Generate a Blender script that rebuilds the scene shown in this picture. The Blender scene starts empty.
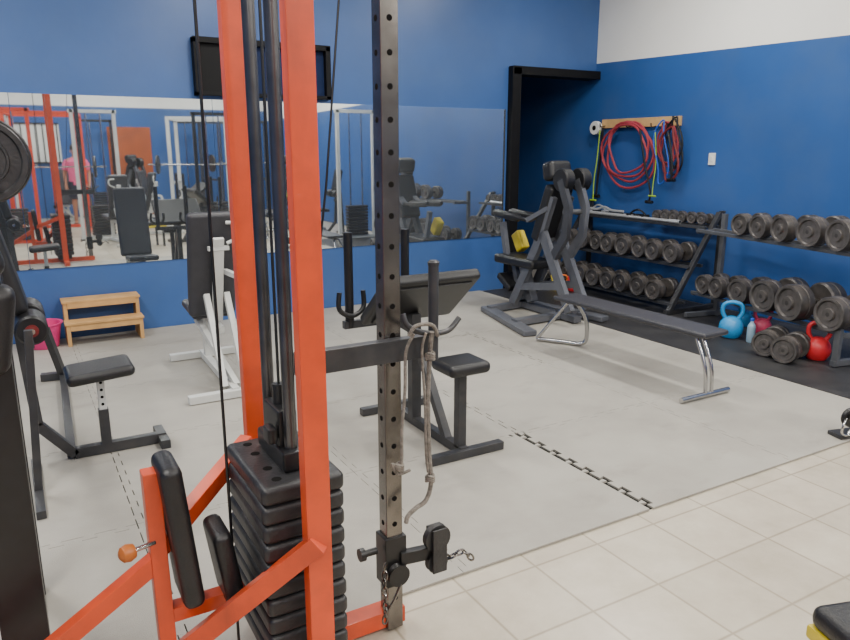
import bpy, bmesh, math, random
from mathutils import Vector, Matrix, Euler
random.seed(7)
S=bpy.context.scene; COL=S.collection; R=math.radians; PI=math.pi
F=715.0; PITCH=R(13.4); YAW=R(30); H=1.6
def V(*a): return Vector(a)
def at(u,v,x=None,y=None,z=None):
    t=(v-320)/F; s=(u-425)/F
    fw=math.cos(PITCH)-t*math.sin(PITCH); up=-(t*math.cos(PITCH)+math.sin(PITCH))
    d=V(fw*math.sin(YAW)+s*math.cos(YAW), fw*math.cos(YAW)-s*math.sin(YAW), up)
    if x is not None: k=x/d.x
    elif y is not None: k=y/d.y
    else: k=(z-H)/d.z
    return V(0,0,H)+d*k
# ---------------------------------------------------------------- materials
def lin(c):
    return tuple(((v/255)/12.92 if v/255<=.04045 else ((v/255+.055)/1.055)**2.4) for v in c)+(1,)
def mat(name,col,rough=.5,metal=0,var=.12,scale=12,bump=0,bscale=80,coat=0,emit=0,stain=0,sscale=1.0,pos=False,scol=(60,52,44),scuff=0,sc2=(84,80,74),haze=0,spec=.5,streak=(3,16,1)):
    m=bpy.data.materials.new(name); m.use_nodes=True; nt=m.node_tree; N=nt.nodes; L=nt.links
    b=N['Principled BSDF']; b.inputs['Roughness'].default_value=rough; b.inputs['Metallic'].default_value=metal
    b.inputs['Coat Weight'].default_value=coat; b.inputs['Specular IOR Level'].default_value=spec
    if pos: co=N.new('ShaderNodeNewGeometry').outputs['Position']
    else: co=N.new('ShaderNodeTexCoord').outputs['Object']
    no=N.new('ShaderNodeTexNoise'); no.inputs['Scale'].default_value=scale; no.inputs['Detail'].default_value=4
    L.new(co,no.inputs['Vector'])
    c=lin(col); rp=N.new('ShaderNodeValToRGB')
    rp.color_ramp.elements[0].position=.3; rp.color_ramp.elements[1].position=.7
    rp.color_ramp.elements[0].color=tuple(max(0,x*(1-var)) for x in c[:3])+(1,)
    rp.color_ramp.elements[1].color=tuple(min(1,x*(1+var)) for x in c[:3])+(1,)
    L.new(no.outputs['Fac'],rp.inputs['Fac']); out=rp.outputs['Color']
    def layer(out,scale_,lo,hi,amt,colr,vec=co):
        n3=N.new('ShaderNodeTexNoise'); n3.inputs['Scale'].default_value=scale_; n3.inputs['Detail'].default_value=6; n3.inputs['Roughness'].default_value=.58
        L.new(vec,n3.inputs['Vector']); mr=N.new('ShaderNodeMapRange'); mr.inputs[1].default_value=lo; mr.inputs[2].default_value=hi; mr.inputs[3].default_value=0; mr.inputs[4].default_value=amt
        L.new(n3.outputs['Fac'],mr.inputs[0]); mx=N.new('ShaderNodeMix'); mx.data_type='RGBA'
        L.new(mr.outputs[0],mx.inputs['Factor']); L.new(out,mx.inputs['A']); mx.inputs['B'].default_value=lin(colr); return mx.outputs['Result']
    if stain: out=layer(out,sscale,.44,.74,stain,scol)
    if scuff:
        mp=N.new('ShaderNodeMapping'); mp.inputs['Scale'].default_value=streak; mp.inputs['Rotation'].default_value=(0,0,.6); L.new(co,mp.inputs['Vector'])
        out=layer(out,1.2,.58,.74,scuff,sc2,mp.outputs['Vector'])
    L.new(out,b.inputs['Base Color'])
    if bump:
        n2=N.new('ShaderNodeTexNoise'); n2.inputs['Scale'].default_value=bscale; L.new(co,n2.inputs['Vector'])
        bp=N.new('ShaderNodeBump'); bp.inputs['Strength'].default_value=bump; bp.inputs['Distance'].default_value=.01
        L.new(n2.outputs['Fac'],bp.inputs['Height']); L.new(bp.outputs['Normal'],b.inputs['Normal'])
    if emit:
        b.inputs['Emission Color'].default_value=c; b.inputs['Emission Strength'].default_value=emit
    if haze:   # pale haze painted into the mirror as a diffuse layer
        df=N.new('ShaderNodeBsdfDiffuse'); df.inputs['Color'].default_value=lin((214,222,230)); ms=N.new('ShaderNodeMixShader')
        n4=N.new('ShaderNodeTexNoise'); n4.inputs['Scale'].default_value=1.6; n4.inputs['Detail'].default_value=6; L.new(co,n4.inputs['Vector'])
        mr=N.new('ShaderNodeMapRange'); mr.inputs[1].default_value=.3; mr.inputs[2].default_value=.7; mr.inputs[3].default_value=haze*.8; mr.inputs[4].default_value=haze*1.2
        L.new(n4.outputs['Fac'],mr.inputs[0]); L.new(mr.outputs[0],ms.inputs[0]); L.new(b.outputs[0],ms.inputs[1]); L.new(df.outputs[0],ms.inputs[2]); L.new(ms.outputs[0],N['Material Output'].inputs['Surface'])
    return m
def tile_mat():
    m=mat('ceramic_tile',(205,203,196),.34)
    nt=m.node_tree; N=nt.nodes; L=nt.links; b=N['Principled BSDF']
    tc=N.new('ShaderNodeTexCoord'); br=N.new('ShaderNodeTexBrick'); br.offset=0
    for k,v in (('Scale',1),('Mortar Size',.009),('Mortar Smooth',1),('Brick Width',.33),('Row Height',.33)): br.inputs[k].default_value=v
    br.inputs['Color1'].default_value=lin((200,191,174)); br.inputs['Color2'].default_value=lin((188,179,162)); br.inputs['Mortar'].default_value=lin((156,145,127))
    no=N.new('ShaderNodeTexNoise'); no.inputs['Scale'].default_value=2.2; no.inputs['Detail'].default_value=9; no.inputs['Roughness'].default_value=.7
    mx=N.new('ShaderNodeMix'); mx.data_type='RGBA'; mx.blend_type='MULTIPLY'; mx.inputs['Factor'].default_value=.5
    rp=N.new('ShaderNodeValToRGB'); rp.color_ramp.elements[0].position=.3; rp.color_ramp.elements[0].color=lin((180,170,154)); rp.color_ramp.elements[1].position=.66; rp.color_ramp.elements[1].color=(1,1,1,1)
    L.new(tc.outputs['Object'],br.inputs['Vector']); L.new(tc.outputs['Object'],no.inputs['Vector']); L.new(no.outputs['Fac'],rp.inputs['Fac'])
    L.new(br.outputs['Color'],mx.inputs['A']); L.new(rp.outputs['Color'],mx.inputs['B']); L.new(mx.outputs['Result'],b.inputs['Base Color'])
    return m
MT=dict(
 blue=mat('blue_paint',(44,86,148),.38,var=.08,scale=1.3,bump=.08,bscale=14,stain=.16,sscale=2,scol=(100,116,138)),
 blueb=mat('glare_lightened_blue',(56,92,150),.36,var=.08,scale=1.3,bump=.08,bscale=14,stain=.14,sscale=1.2,scol=(104,124,150)),  # same blue wall paint, lightened to imitate hazy glare on the back wall
 white=mat('white_paint',(238,237,231),.6,var=.03,scale=1.5),
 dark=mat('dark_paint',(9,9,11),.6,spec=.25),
 tile=tile_mat(),
 mat_grey=mat('grey_rubber_mat',(162,158,149),.6,var=.06,scale=3,bump=.25,bscale=260,stain=.6,sscale=.9,pos=True,scol=(116,111,103),scuff=.25,sc2=(104,99,91),spec=.35,streak=(2.2,4,1)),
 mat_black=mat('black_rubber_mat',(40,40,42),.5,var=.25,scale=5,bump=.3,bscale=260,stain=.3,sscale=4,scol=(84,82,79)),
 seam=mat('seam_shadow',(20,19,18),.9,spec=.1),
 orange=mat('orange_enamel',(206,72,32),.42,var=.12,scale=5,coat=.15,stain=.45,sscale=8,scol=(152,62,38),scuff=.4,sc2=(96,50,36)),
 red=mat('red_enamel',(206,66,34),.4,var=.1),
 black=mat('black_enamel',(20,20,22),.38,var=.3,scale=20),
 vinyl=mat('black_vinyl',(25,25,27),.42,var=.2,scale=14,bump=.15,bscale=160),
 vinylg=mat('grey_vinyl',(52,52,57),.45,var=.12,scale=14,bump=.15,bscale=160),
 iron=mat('cast_iron',(38,38,40),.45,metal=.1,var=.25,scale=18,bump=.15,stain=.4,sscale=10,scol=(76,74,73)),
 grim=mat('worn_grey_iron',(66,63,62),.45,metal=.3,var=.4,scale=20,stain=.5,sscale=9,scol=(118,108,100)),
 gface=mat('worn_iron_face',(100,96,94),.42,metal=.4,var=.35,scale=20,stain=.5,sscale=11,scol=(52,48,46)),
 steel=mat('worn_steel',(122,118,114),.24,metal=.92,var=.22,scale=7,stain=.5,sscale=9,scol=(66,56,50),scuff=.25,sc2=(170,166,160)),
 rod=mat('oiled_guide_rod',(92,91,92),.28,metal=.85,var=.2),
 gsteel=mat('grey_painted_steel',(92,94,98),.42,metal=.25,var=.15,scale=7),
 dsteel=mat('dark_painted_steel',(56,57,60),.42,metal=.3,var=.25,scale=7,stain=.3,sscale=11,scol=(94,88,82)),
 dgrey=mat('dark_grey_enamel',(66,67,71),.38,metal=.2,var=.12),
 mgrey=mat('mid_grey_enamel',(92,94,100),.38,metal=.1,var=.1,stain=.2,sscale=8,scol=(62,63,67)),
 chrome=mat('chrome',(190,190,190),.2,metal=1,var=.08),
 bright=mat('bright_bar_steel',(196,198,200),.3,metal=.5,var=.08),
 wframe=mat('white_enamel',(205,206,202),.4,var=.08,stain=.3,sscale=6,scol=(120,110,100)),
 ply=mat('plywood',(196,152,96),.6,var=.16,scale=6),
 pine=mat('pine_board',(198,160,108),.6,var=.14,scale=9),
 pink=mat('pink_plastic',(224,60,130),.4),
 rope=mat('grey_rope',(118,112,104),.85,var=.4,scale=60,bump=.6,bscale=180),
 redrub=mat('red_rubber',(158,56,66),.5,var=.12),
 bluerub=mat('blue_rubber',(40,90,190),.45),
 green=mat('lime_rubber',(150,185,50),.45),
 yellow=mat('yellow_vinyl',(206,184,44),.45),
 orub=mat('orange_vinyl',(220,110,40),.45),
 bkb=mat('blue_kettlebell',(40,140,200),.4,var=.1),
 rkb=mat('red_kettlebell',(205,40,48),.4,var=.1),
 pkb=mat('rose_kettlebell',(200,66,100),.4),
 maroon=mat('maroon_vinyl',(110,34,34),.45),
 plastic=mat('white_plastic',(225,225,220),.4,var=.02),
 amber=mat('amber_knob',(168,92,34),.35,var=.15),
 brown=mat('brown_door',(160,78,36),.45,var=.15,scale=4),
 darkblue=mat('dark_blue_panel',(20,36,72),.6,spec=.2),
 clear=mat('translucent_bottle',(150,180,200),.2,var=.1),
 skin=mat('skin',(176,122,94),.55,var=.04), hair=mat('hair',(30,22,18),.7), shirt=mat('pink_cloth',(224,96,140),.85,var=.08), shorts=mat('dark_cloth',(40,44,60),.85),
 lamp=mat('lamp_tube',(255,252,244),.4,emit=4),
 mirror=mat('mirror_glass',(218,225,228),.02,metal=1,var=.01,haze=.025),
 mirror2=mat('hazy_mirror_glass',(218,225,228),.02,metal=1,var=.01,haze=.05),
)
# ---------------------------------------------------------------- mesh builder
def frame(d,up=(0,0,1)):
    d=d.normalized(); up=Vector(up)
    if abs(d.dot(up.normalized()))>.985: up=V(0,1,0)
    x=up.cross(d).normalized(); y=d.cross(x)
    return Matrix((x,y,d)).transposed()
def spl(pts,n=6,closed=False):
    pts=[Vector(p) for p in pts]; out=[]; N=len(pts)
    rng=range(N if closed else N-1)
    for i in rng:
        g=(lambda k:pts[k%N]) if closed else (lambda k:pts[max(0,min(N-1,k))])
        a,b,c,d=g(i-1),g(i),g(i+1),g(i+2)
        for j in range(n):
            t=j/n
            out.append(.5*((2*b)+(c-a)*t+(2*a-5*b+4*c-d)*t*t+(-a+3*b-3*c+d)*t**3))
    if not closed: out.append(pts[-1])
    return out
class MB:
    def __init__(s): s.bm=bmesh.new(); s.mi=0; s.wn=False
    def fin(s):
        for f in s.bm.faces:
            if not f.tag: f.material_index=s.mi; f.tag=True
        return s
    def box(s,c,d,rot=None,bev=0,seg=2):
        vs=bmesh.ops.create_cube(s.bm,size=1)['verts']
        M=Matrix.Translation(Vector(c))@(rot.to_4x4() if rot is not None else Matrix())@Matrix.Diagonal((d[0],d[1],d[2],1))
        bmesh.ops.transform(s.bm,matrix=M,verts=vs)
        if bev:
            s.wn=True
            es=list({e for v in vs for e in v.link_edges})
            bmesh.ops.bevel(s.bm,geom=es,offset=bev,segments=seg,affect='EDGES',profile=.5,clamp_overlap=True)
        return s.fin()
    def bar(s,p,q,w,h,up=(0,0,1),bev=.003,seg=2,ext=0):
        p=Vector(p); q=Vector(q); d=(q-p).normalized(); p=p-d*ext; q=q+d*ext
        return s.box((p+q)/2,(w,h,(q-p).length),frame(q-p,up),bev,seg)
    def sweep(s,pts,w,h,side):
        side=Vector(side).normalized(); rings=[]; n=len(pts)
        for i in range(n):
            a=pts[max(0,i-1)]; b_=pts[min(n-1,i+1)]; t=(b_-a).normalized(); x=(side-t*side.dot(t)).normalized(); y=t.cross(x)
            rings.append([s.bm.verts.new(pts[i]+x*sx*w/2+y*sy*h/2) for sx,sy in ((-1,-1),(1,-1),(1,1),(-1,1))])
        for A,B in zip(rings,rings[1:]):
            for k in range(4): s.bm.faces.new((A[k],A[(k+1)%4],B[(k+1)%4],B[k]))
        s.bm.faces.new(rings[0][::-1]); s.bm.faces.new(rings[-1]); return s.fin()
    def tube(s,pts,r,seg=10,closed=False):
        pts=[Vector(p) for p in pts]; n=len(pts); rr=r if isinstance(r,(list,tuple)) else [r]*n
        T=[]
        for i in range(n):
            a=pts[(i-1)%n] if (closed or i>0) else pts[i]; b=pts[(i+1)%n] if (closed or i<n-1) else pts[i]
            T.append((b-a).normalized())
        Fm=frame(T[0]); x=Fm.col[0]; rings=[]
        for i in range(n):
            x=(x-T[i]*x.dot(T[i])).normalized(); y=T[i].cross(x)
            rings.append([s.bm.verts.new(pts[i]+(x*math.cos(2*PI*k/seg)+y*math.sin(2*PI*k/seg))*rr[i]) for k in range(seg)])
        for i in range(n if closed else n-1):
            A=rings[i]; B=rings[(i+1)%n]
            for k in range(seg): s.bm.faces.new((A[k],A[(k+1)%seg],B[(k+1)%seg],B[k]))
        if not closed:
            s.bm.faces.new(rings[0][::-1]); s.bm.faces.new(rings[-1])
        return s.fin()
    def cyl(s,p,q,r,seg=16): return s.tube([p,q],r,seg)
    def lathe(s,prof,o,ax=(0,0,1),seg=24,mis=None):
        ax=Vector(ax).normalized(); Fm=frame(ax); x=Fm.col[0]; y=Fm.col[1]; o=Vector(o); rings=[]
        for r,h in prof:
            rings.append([s.bm.verts.new(o+ax*h+(x*math.cos(2*PI*k/seg)+y*math.sin(2*PI*k/seg))*max(r,.0005)) for k in range(seg)])
        for j,(A,B) in enumerate(zip(rings,rings[1:])):
            for k in range(seg):
                f=s.bm.faces.new((A[k],A[(k+1)%seg],B[(k+1)%seg],B[k]))
                if mis: f.material_index=mis[j]; f.tag=True
        s.bm.faces.new(rings[0][::-1]); s.bm.faces.new(rings[-1])
        return s.fin()
    def prism(s,poly,z0,z1):
        a=[s.bm.verts.new((p[0],p[1],z0)) for p in poly]; b=[s.bm.verts.new((p[0],p[1],z1)) for p in poly]
        n=len(poly); s.bm.faces.new(b); s.bm.faces.new(a[::-1])
        for i in range(n): s.bm.faces.new((a[i],a[(i+1)%n],b[(i+1)%n],b[i]))
        return s.fin()
    def build(s,name,m,parent=None,origin=None,label=None):
        bm=s.bm
        o0=Vector(origin) if origin is not None else (parent.matrix_basis.translation.copy() if parent is not None else V(0,0,0))
        par=parent
        while par is not None and par.parent is not None:
            par=par.parent; o0=o0+par.matrix_basis.translation
        bmesh.ops.translate(bm,verts=bm.verts,vec=-o0)
        bmesh.ops.recalc_face_normals(bm,faces=bm.faces)
        for f in bm.faces: f.smooth=True
        for e in bm.edges:
            if len(e.link_faces)==2 and e.calc_face_angle(0)>R(38): e.smooth=False
        me=bpy.data.meshes.new(name); bm.to_mesh(me); bm.free()
        for k in (m if isinstance(m,(list,tuple)) else [m]): me.materials.append(MT[k])
        o=bpy.data.objects.new(name,me); COL.objects.link(o)
        if s.wn:
            wn=o.modifiers.new('WN','WEIGHTED_NORMAL'); wn.keep_sharp=True
        if parent is not None: o.parent=parent
        else: o.location=o0
        if label: o['label']=label
        return o
def tag(o,label,cat,group=None):
    o['label']=label; o['category']=cat
    if group: o['group']=group
    return o
def thing(name,label,cat,loc=(0,0,0),group=None):
    o=bpy.data.objects.new(name,None); o.empty_display_size=.1; COL.objects.link(o); o.location=loc
    return tag(o,label,cat,group)
def struct(o): o['kind']='structure'; return o
def dup(root,loc,rz=0,label=None,sc=None,group=None):
    def cp(o,par):
        c=o.copy(); COL.objects.link(c); c.parent=par
        for ch in list(o.children): cp(ch,c)
        return c
    r=cp(root,None); r.location=loc; r.rotation_euler=(0,0,rz)
    if sc: r.scale=(sc,sc,sc)
    if label: r['label']=label
    if group: r['group']=group
    return r
ORD=['first','second','third','fourth','fifth','sixth','seventh','eighth','ninth','tenth']
# ---------------------------------------------------------------- setting
YB=6.8; XR=6.3; XL=-3.0; YF=-6.0; ZC=3.8; FZ=-.012
b=MB(); b.box((1.65,1.2,FZ-.05),(9.5,14.6,.1)); struct(b.build('floor','tile'))
b=MB(); b.box((1.65,.4,ZC+.05),(9.5,13,.1)); struct(b.build('ceiling','white'))
b=MB(); b.box(((XL+5)/2,YB+.05,ZC/2),(5-XL,.1,ZC+.02)); b.box(((5+XR)/2,YB+.05,(2.5+ZC)/2),(XR-5,.1,ZC-2.5)); struct(b.build('wall_back','blueb'))
def quadbox(b,x0,x1,y0,y1,za0,za1,zb0,zb1):
    vs=[b.bm.verts.new(p) for p in ((x0,y0,za0),(x1,y0,za0),(x1,y1,zb0),(x0,y1,zb0),(x0,y0,za1),(x1,y0,za1),(x1,y1,zb1),(x0,y1,zb1))]
    for f in ((0,1,2,3),(4,5,6,7),(0,1,5,4),(1,2,6,5),(2,3,7,6),(3,0,4,7)): b.bm.faces.new([vs[i] for i in f])
    b.fin()
zl=lambda y: 2.60+.020*(y-6.8)
b=MB(); quadbox(b,XR,XR+.1,-6,8.3,0,zl(-6),0,zl(8.3)); b.mi=1; quadbox(b,XR,XR+.1,-6,8.3,zl(-6),ZC,zl(8.3),ZC); struct(b.build('wall_right',['blue','white']))
b=MB(); b.box((XL-.05,.4,ZC/2),(.1,13,ZC)); struct(b.build('wall_left','blue'))
b=MB(); b.box((1.65,YF-.05,1.3),(9.3,.1,2.6+.02)); b.mi=1; b.box((1.65,YF-.05,3.2),(9.3,.1,1.18)); struct(b.build('wall_front',['blue','white']))
PW=XR-5; PX=(XR+5)/2
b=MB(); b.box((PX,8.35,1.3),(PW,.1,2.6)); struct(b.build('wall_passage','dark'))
b=MB(); b.box((4.95,7.6,1.3),(.1,1.4,2.6)); struct(b.build('wall_passage_side','blue'))
b=MB(); b.box((PX,7.6,2.66),(PW,1.4,.1)); struct(b.build('ceiling_passage','white'))
b=MB(); b.box((5.06,6.83,1.24),(.12,.24,2.5),bev=.004); b.box((PX,6.83,2.46),(PW-.02,.24,.09),bev=.004); struct(b.build('trim_1','dark'))
b=MB(); b.bar((5.14,6.98,1.2),(5.25,7.7,1.2),.04,2.38,bev=.004); struct(b.build('door_1','dark'))
# mats
def tabs(p,q,sign,plain,thin=0):
    p=Vector(p); q=Vector(q)
    if plain: return [p]
    d=(q-p); Ln=d.length; d.normalize(); nrm=V(-d.y,d.x)*sign; n=max(2,round(Ln/.125)); out=[p]
    for i in range(n):
        c=Ln*(i+.5)/n
        for a,h in ((-.02+thin,0),(-.03+thin,.032),(.03-thin,.032),(.02-thin,0)): out.append(p+d*(c+a)+nrm*h)
    return out
xs=[-2.76,-1.73,-.7,.33,1.37,2.4,3.43,4.66]; ys=[2.07,3.1,4.13,5.16,6.19,6.79]
for i in range(len(xs)-1):
    for j in range(len(ys)-1):
        x0,x1,y0,y1=xs[i],xs[i+1],ys[j],ys[j+1]
        big=(i==4 and j==0)
        poly=tabs((x0,y0),(x1,y0),-1,j==0)
        poly+=tabs((x1,y0),(x1,y1),-1,i==len(xs)-2,thin=.014 if big else (.002 if i==2 and j<2 else 0))
        poly+=tabs((x1,y1),(x0,y1),1,j==len(ys)-2)
        poly+=tabs((x0,y1),(x0,y0),1,i==0,thin=-.006 if (i==5 and j==0) else 0)
        c=V((x0+x1)/2,(y0+y1)/2); g=.0013; out=[]
        for p in poly:
            q=V(p[0]-(g if p[0]>c.x else -g), p[1]-(g if p[1]>c.y else -g))
            if big and p[0]>x1-.05: q.x-=.015
            if i==5 and j==0 and p[0]<x0+.05: q.x+=.007
            if i==2 and j<2 and p[0]>x1-.05: q.x-=.002
            if i==4 and j==1 and p[0]>x1-.05: q.x-=.003
            if i==5 and j==2 and p[0]>x1-.05: q.x-=.004
            if j==3 and i==5 and p[1]<y0+.05: q.y+=.006
            out.append(q)
        b=MB(); b.prism(out,-.009,0)
        o=b.build('rubber_mat','mat_grey',origin=(c.x,c.y,-.009))
        tag(o,'grey interlocking rubber floor mat in the pale mat area before the mirror','floor mat','grey interlocking floor mats')
b=MB(); b.box((.95,4.43,-.0107),(7.4,4.7,.0022)); struct(b.build('seam_shade_sheet','seam'))  # dark sheet added under the mats so their gaps look shaded
b=MB(); b.box((5.475,4.0,-.006),(1.61,5.5,.012)); tag(b.build('black_mat','mat_black',origin=(5.475,4,-.012)),'long black rubber mat under the dumbbell racks along the right wall','floor mat')
# mirror panels
mx=[-1.5,.1,1.7,3.35,4.97]
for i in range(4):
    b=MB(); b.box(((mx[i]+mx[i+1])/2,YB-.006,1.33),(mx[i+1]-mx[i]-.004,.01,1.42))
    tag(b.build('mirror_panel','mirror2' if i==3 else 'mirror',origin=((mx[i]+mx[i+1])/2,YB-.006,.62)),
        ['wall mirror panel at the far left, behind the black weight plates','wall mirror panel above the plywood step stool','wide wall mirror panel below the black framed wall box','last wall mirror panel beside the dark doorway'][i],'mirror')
# wall box above mirror
t=thing('wall_box','black framed box on the blue wall just above the mirror','wall panel',(2.19,YB-.05,2.06))
b=MB()
for c,d in (((2.19,YB-.05,2.535),(1.28,.1,.05)),((2.19,YB-.05,2.085),(1.28,.1,.03)),((1.575,YB-.05,2.31),(.05,.1,.48)),((2.805,YB-.05,2.31),(.05,.1,.48))): b.box(c,d,bev=.003)
b.build('frame','dark',t)
b=MB(); b.box((1.80,YB-.03,2.31),(.40,.05,.44)); b.build('dark_panel','dark',t)
b=MB(); b.box((2.39,YB-.02,2.31),(.78,.03,.44)); b.build('blue_panel','darkblue',t)
# ---------------------------------------------------------------- cable machine
cm=thing('cable_machine','orange cable machine with black weight stack and perforated steel post','cable machine',(.63,1.955,0))
for y in (1.685,2.226):
    b=MB(); b.bar((.63,y,.02),(.63,y,2.45),.07,.045,bev=.004); b.build('upright','orange',cm)
b=MB(); b.bar((.63,1.5,.03),(.63,2.42,.03),.07,.06); b.bar((-.42,1.955,.035),(1.03,1.955,.035),.07,.06); b.bar((-.42,1.78,.03),(-.42,2.08,.03),.06,.06); b.box((.63,1.53,-.004),(.06,.06,.016)); b.box((-.42,1.8,-.004),(.05,.05,.016))
b.build('base_frame','orange',cm)
b=MB(); b.bar((.63,1.66,2.48),(.63,2.25,2.48),.07,.06); b.bar((.2,1.955,2.54),(1.06,1.955,2.54),.06,.06); b.build('top_frame','orange',cm)
for yy in (2.06,1.87):
    b=MB(); b.cyl((.63,yy,.05),(.63,yy,2.45),.0185,16); b.build('guide_rod','rod',cm)
def wplate(top):
    b=MB(); b.box((0,0,0),(.245,.38,.056),bev=.017,seg=5); b.box((0,0,0),(.215,.35,.0575),bev=.002)
    if top:
        b.mi=1
        for yy in (-.14,-.06,.06,.14):
            for xx in (-.065,.065): b.cyl((xx,yy,.0285),(xx,yy,.0296),.014,18)
    return b
pd=wplate(False).build('weight_plate',['iron'],cm,origin=(0,0,0)); pd.location=(0,0,.147)
for k in range(1,9):
    c=pd.copy(); COL.objects.link(c); c.parent=cm; c.location=(random.uniform(-.002,.002),random.uniform(-.002,.002),.147+.058*k)
tp_=wplate(True).build('weight_plate',['iron','seam'],cm,origin=(0,0,0)); tp_.location=(0,0,.147+.058*9)
b=MB(); b.box((.63,1.955,.73),(.075,.25,.06),bev=.01); b.bar((.63,1.955,.75),(.63,1.955,.87),.06,.14,bev=.012); b.cyl((.63,1.955,.86),(.63,1.955,.93),.02); b.box((.58,1.9,.80),(.03,.06,.05),bev=.01)
b.build('stack_head','black',cm)
b=MB(); b.bar((.63,1.82,.088),(.63,2.1,.088),.18,.05); b.build('stack_cushion','vinyl',cm)
b=MB(); b.tube([(.63,1.955,.92),(.63,1.955,2.42)],.0045,8); b.build('cable','black',cm)
b=MB(); b.tube([(.463,1.955,.12),(.463,1.955,2.44)],.0045,8); b.build('cable','black',cm)
b=MB(); b.tube([(.90,1.955,2.42),(.80,1.955,1.5),(.72,1.93,1.03)],.0035,8); b.build('cable','black',cm)
for x in (.55,.93):
    b=MB(); b.lathe([(.02,-.012),(.055,-.012),(.06,-.010),(.05,0),(.06,.010),(.055,.012),(.02,.012)],(x-.03,1.955,2.45),(0,1,0),28); b.build('pulley','black',cm)
b=MB(); b.bar((.985,1.935,.0),(.985,1.935,2.52),.058,.058,bev=.004); b.mi=1
for k in range(26):
    z=.12+k*.092
    b.cyl((.985,1.9072,z),(.985,1.9052,z),.0088,14); b.cyl((.9572,1.935,z),(.9552,1.935,z),.0088,14)
b.build('perforated_post',['steel','seam'],cm)
YA=1.884
b=MB(); b.bar((.66,YA,1.0),(1.115,YA,1.0),.036,.07); b.box((.69,YA,1.0),(.014,.06,.11),bev=.003); sa=b.build('side_arm','dsteel',cm)
b=MB(); b.cyl((1.118,YA,.95),(1.118,YA,1.255),.0165); b.lathe([(.018,0),(.019,.01),(.013,.016)],(1.118,YA,1.252),seg=16); b.build('peg','dsteel',cm)
pts=[at(403,314,y=YA-.03),at(408,326,y=YA-.04),at(425,333,y=YA-.04),at(447,331,y=YA-.04),at(459,318,y=YA-.03)]
b=MB(); b.tube(spl(pts),.009,10); b.build('cradle_hook','dsteel',cm)
tr=MB(); tr.bar((.985,1.935,.17),(.985,1.935,.35),.078,.078,bev=.004); tr.bar((1.0,1.9,.27),(1.13,1.88,.27),.03,.045); tr.cyl((.93,1.935,.30),(.885,1.935,.30),.012); tr.cyl((.885,1.935,.30),(.868,1.935,.30),.022); tr.lathe([(.01,-.012),(.038,-.012),(.03,0),(.038,.012),(.01,.012)],(.985,1.885,.22),(0,1,0),24)
tr=tr.build('trolley','black',cm)
b=MB()
for dy in (-.022,.022): b.box((1.125,1.87+dy,.285),(.055,.008,.16),bev=.003)
b.lathe([(.01,-.012),(.048,-.012),(.037,0),(.048,.012),(.01,.012)],(1.125,1.87,.325),(0,1,0),24)
b.lathe([(.01,-.01),(.04,-.01),(.03,0),(.04,.01),(.01,.01)],(1.125,1.87,.235),(0,1,0),24)
b.build('pulley_block','iron',tr)
def chain(b,pts,r=.0045,l=.019):
    pts=spl(pts,12); k=0; last=pts[0]
    for p in pts[1:]:
        if (p-last).length>=l*1.25:
            c=(p+last)/2; Fm=frame(p-last); ax=Fm.col[0] if k%2 else Fm.col[1]; ay=Fm.col[2]
            b.tube([c+ax*math.cos(a)*l*.45+ay*math.sin(a)*l*.9 for a in [2*PI*q/12 for q in range(12)]],r*.85,6,True); last=p; k+=1
b=MB(); chain(b,[(1.15,1.87,.25),(1.18,1.86,.235),(1.21,1.85,.26),(1.24,1.84,.235),(1.265,1.84,.20)]); b.build('chain','steel',tr)
b=MB(); chain(b,[(.94,1.89,.27),(.93,1.88,.2),(.935,1.88,.13),(.93,1.88,.06)]); b.tube(spl([(1.0,1.88,.2),(.96,1.87,.14),(.94,1.88,.1)]),.005,8); b.build('pin_chain','steel',tr)
col=[(.258,1.955,.05),(.252,1.955,.74)]
b=MB(); b.bar(col[0],col[1],.045,.055); b.bar((.255,1.955,.50),(.60,2.215,.66),.045,.05); b.bar((.255,1.955,.47),(-.40,1.955,.06),.045,.05)
b.bar((.255,1.955,.29),(.49,1.955,.29),.05,.045); b.bar((.63,1.665,.56),at(183,650,y=1.93),.05,.055); b.build('seat_frame','orange',cm)
b=MB(); b.box((.312,1.945,.55),(.06,.17,.44),Euler((0,R(-5),0)).to_matrix(),bev=.024,seg=4); b.build('back_pad','vinyl',cm)
b=MB(); b.box((.435,1.95,.41),(.055,.16,.25),Euler((0,R(-8),0)).to_matrix(),bev=.022,seg=4); b.build('lower_pad','vinyl',cm)
kp=at(128,553,y=1.9)
b=MB(); b.cyl(kp,(.245,1.93,kp.z-.005),.007,10); b.build('knob_stem','chrome',cm)
b=MB(); b.lathe([(.008,-.02),(.02,-.016),(.025,0),(.021,.016),(.01,.024)],kp,(-1,-.3,0),20); b.build('knob','amber',cm)
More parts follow.
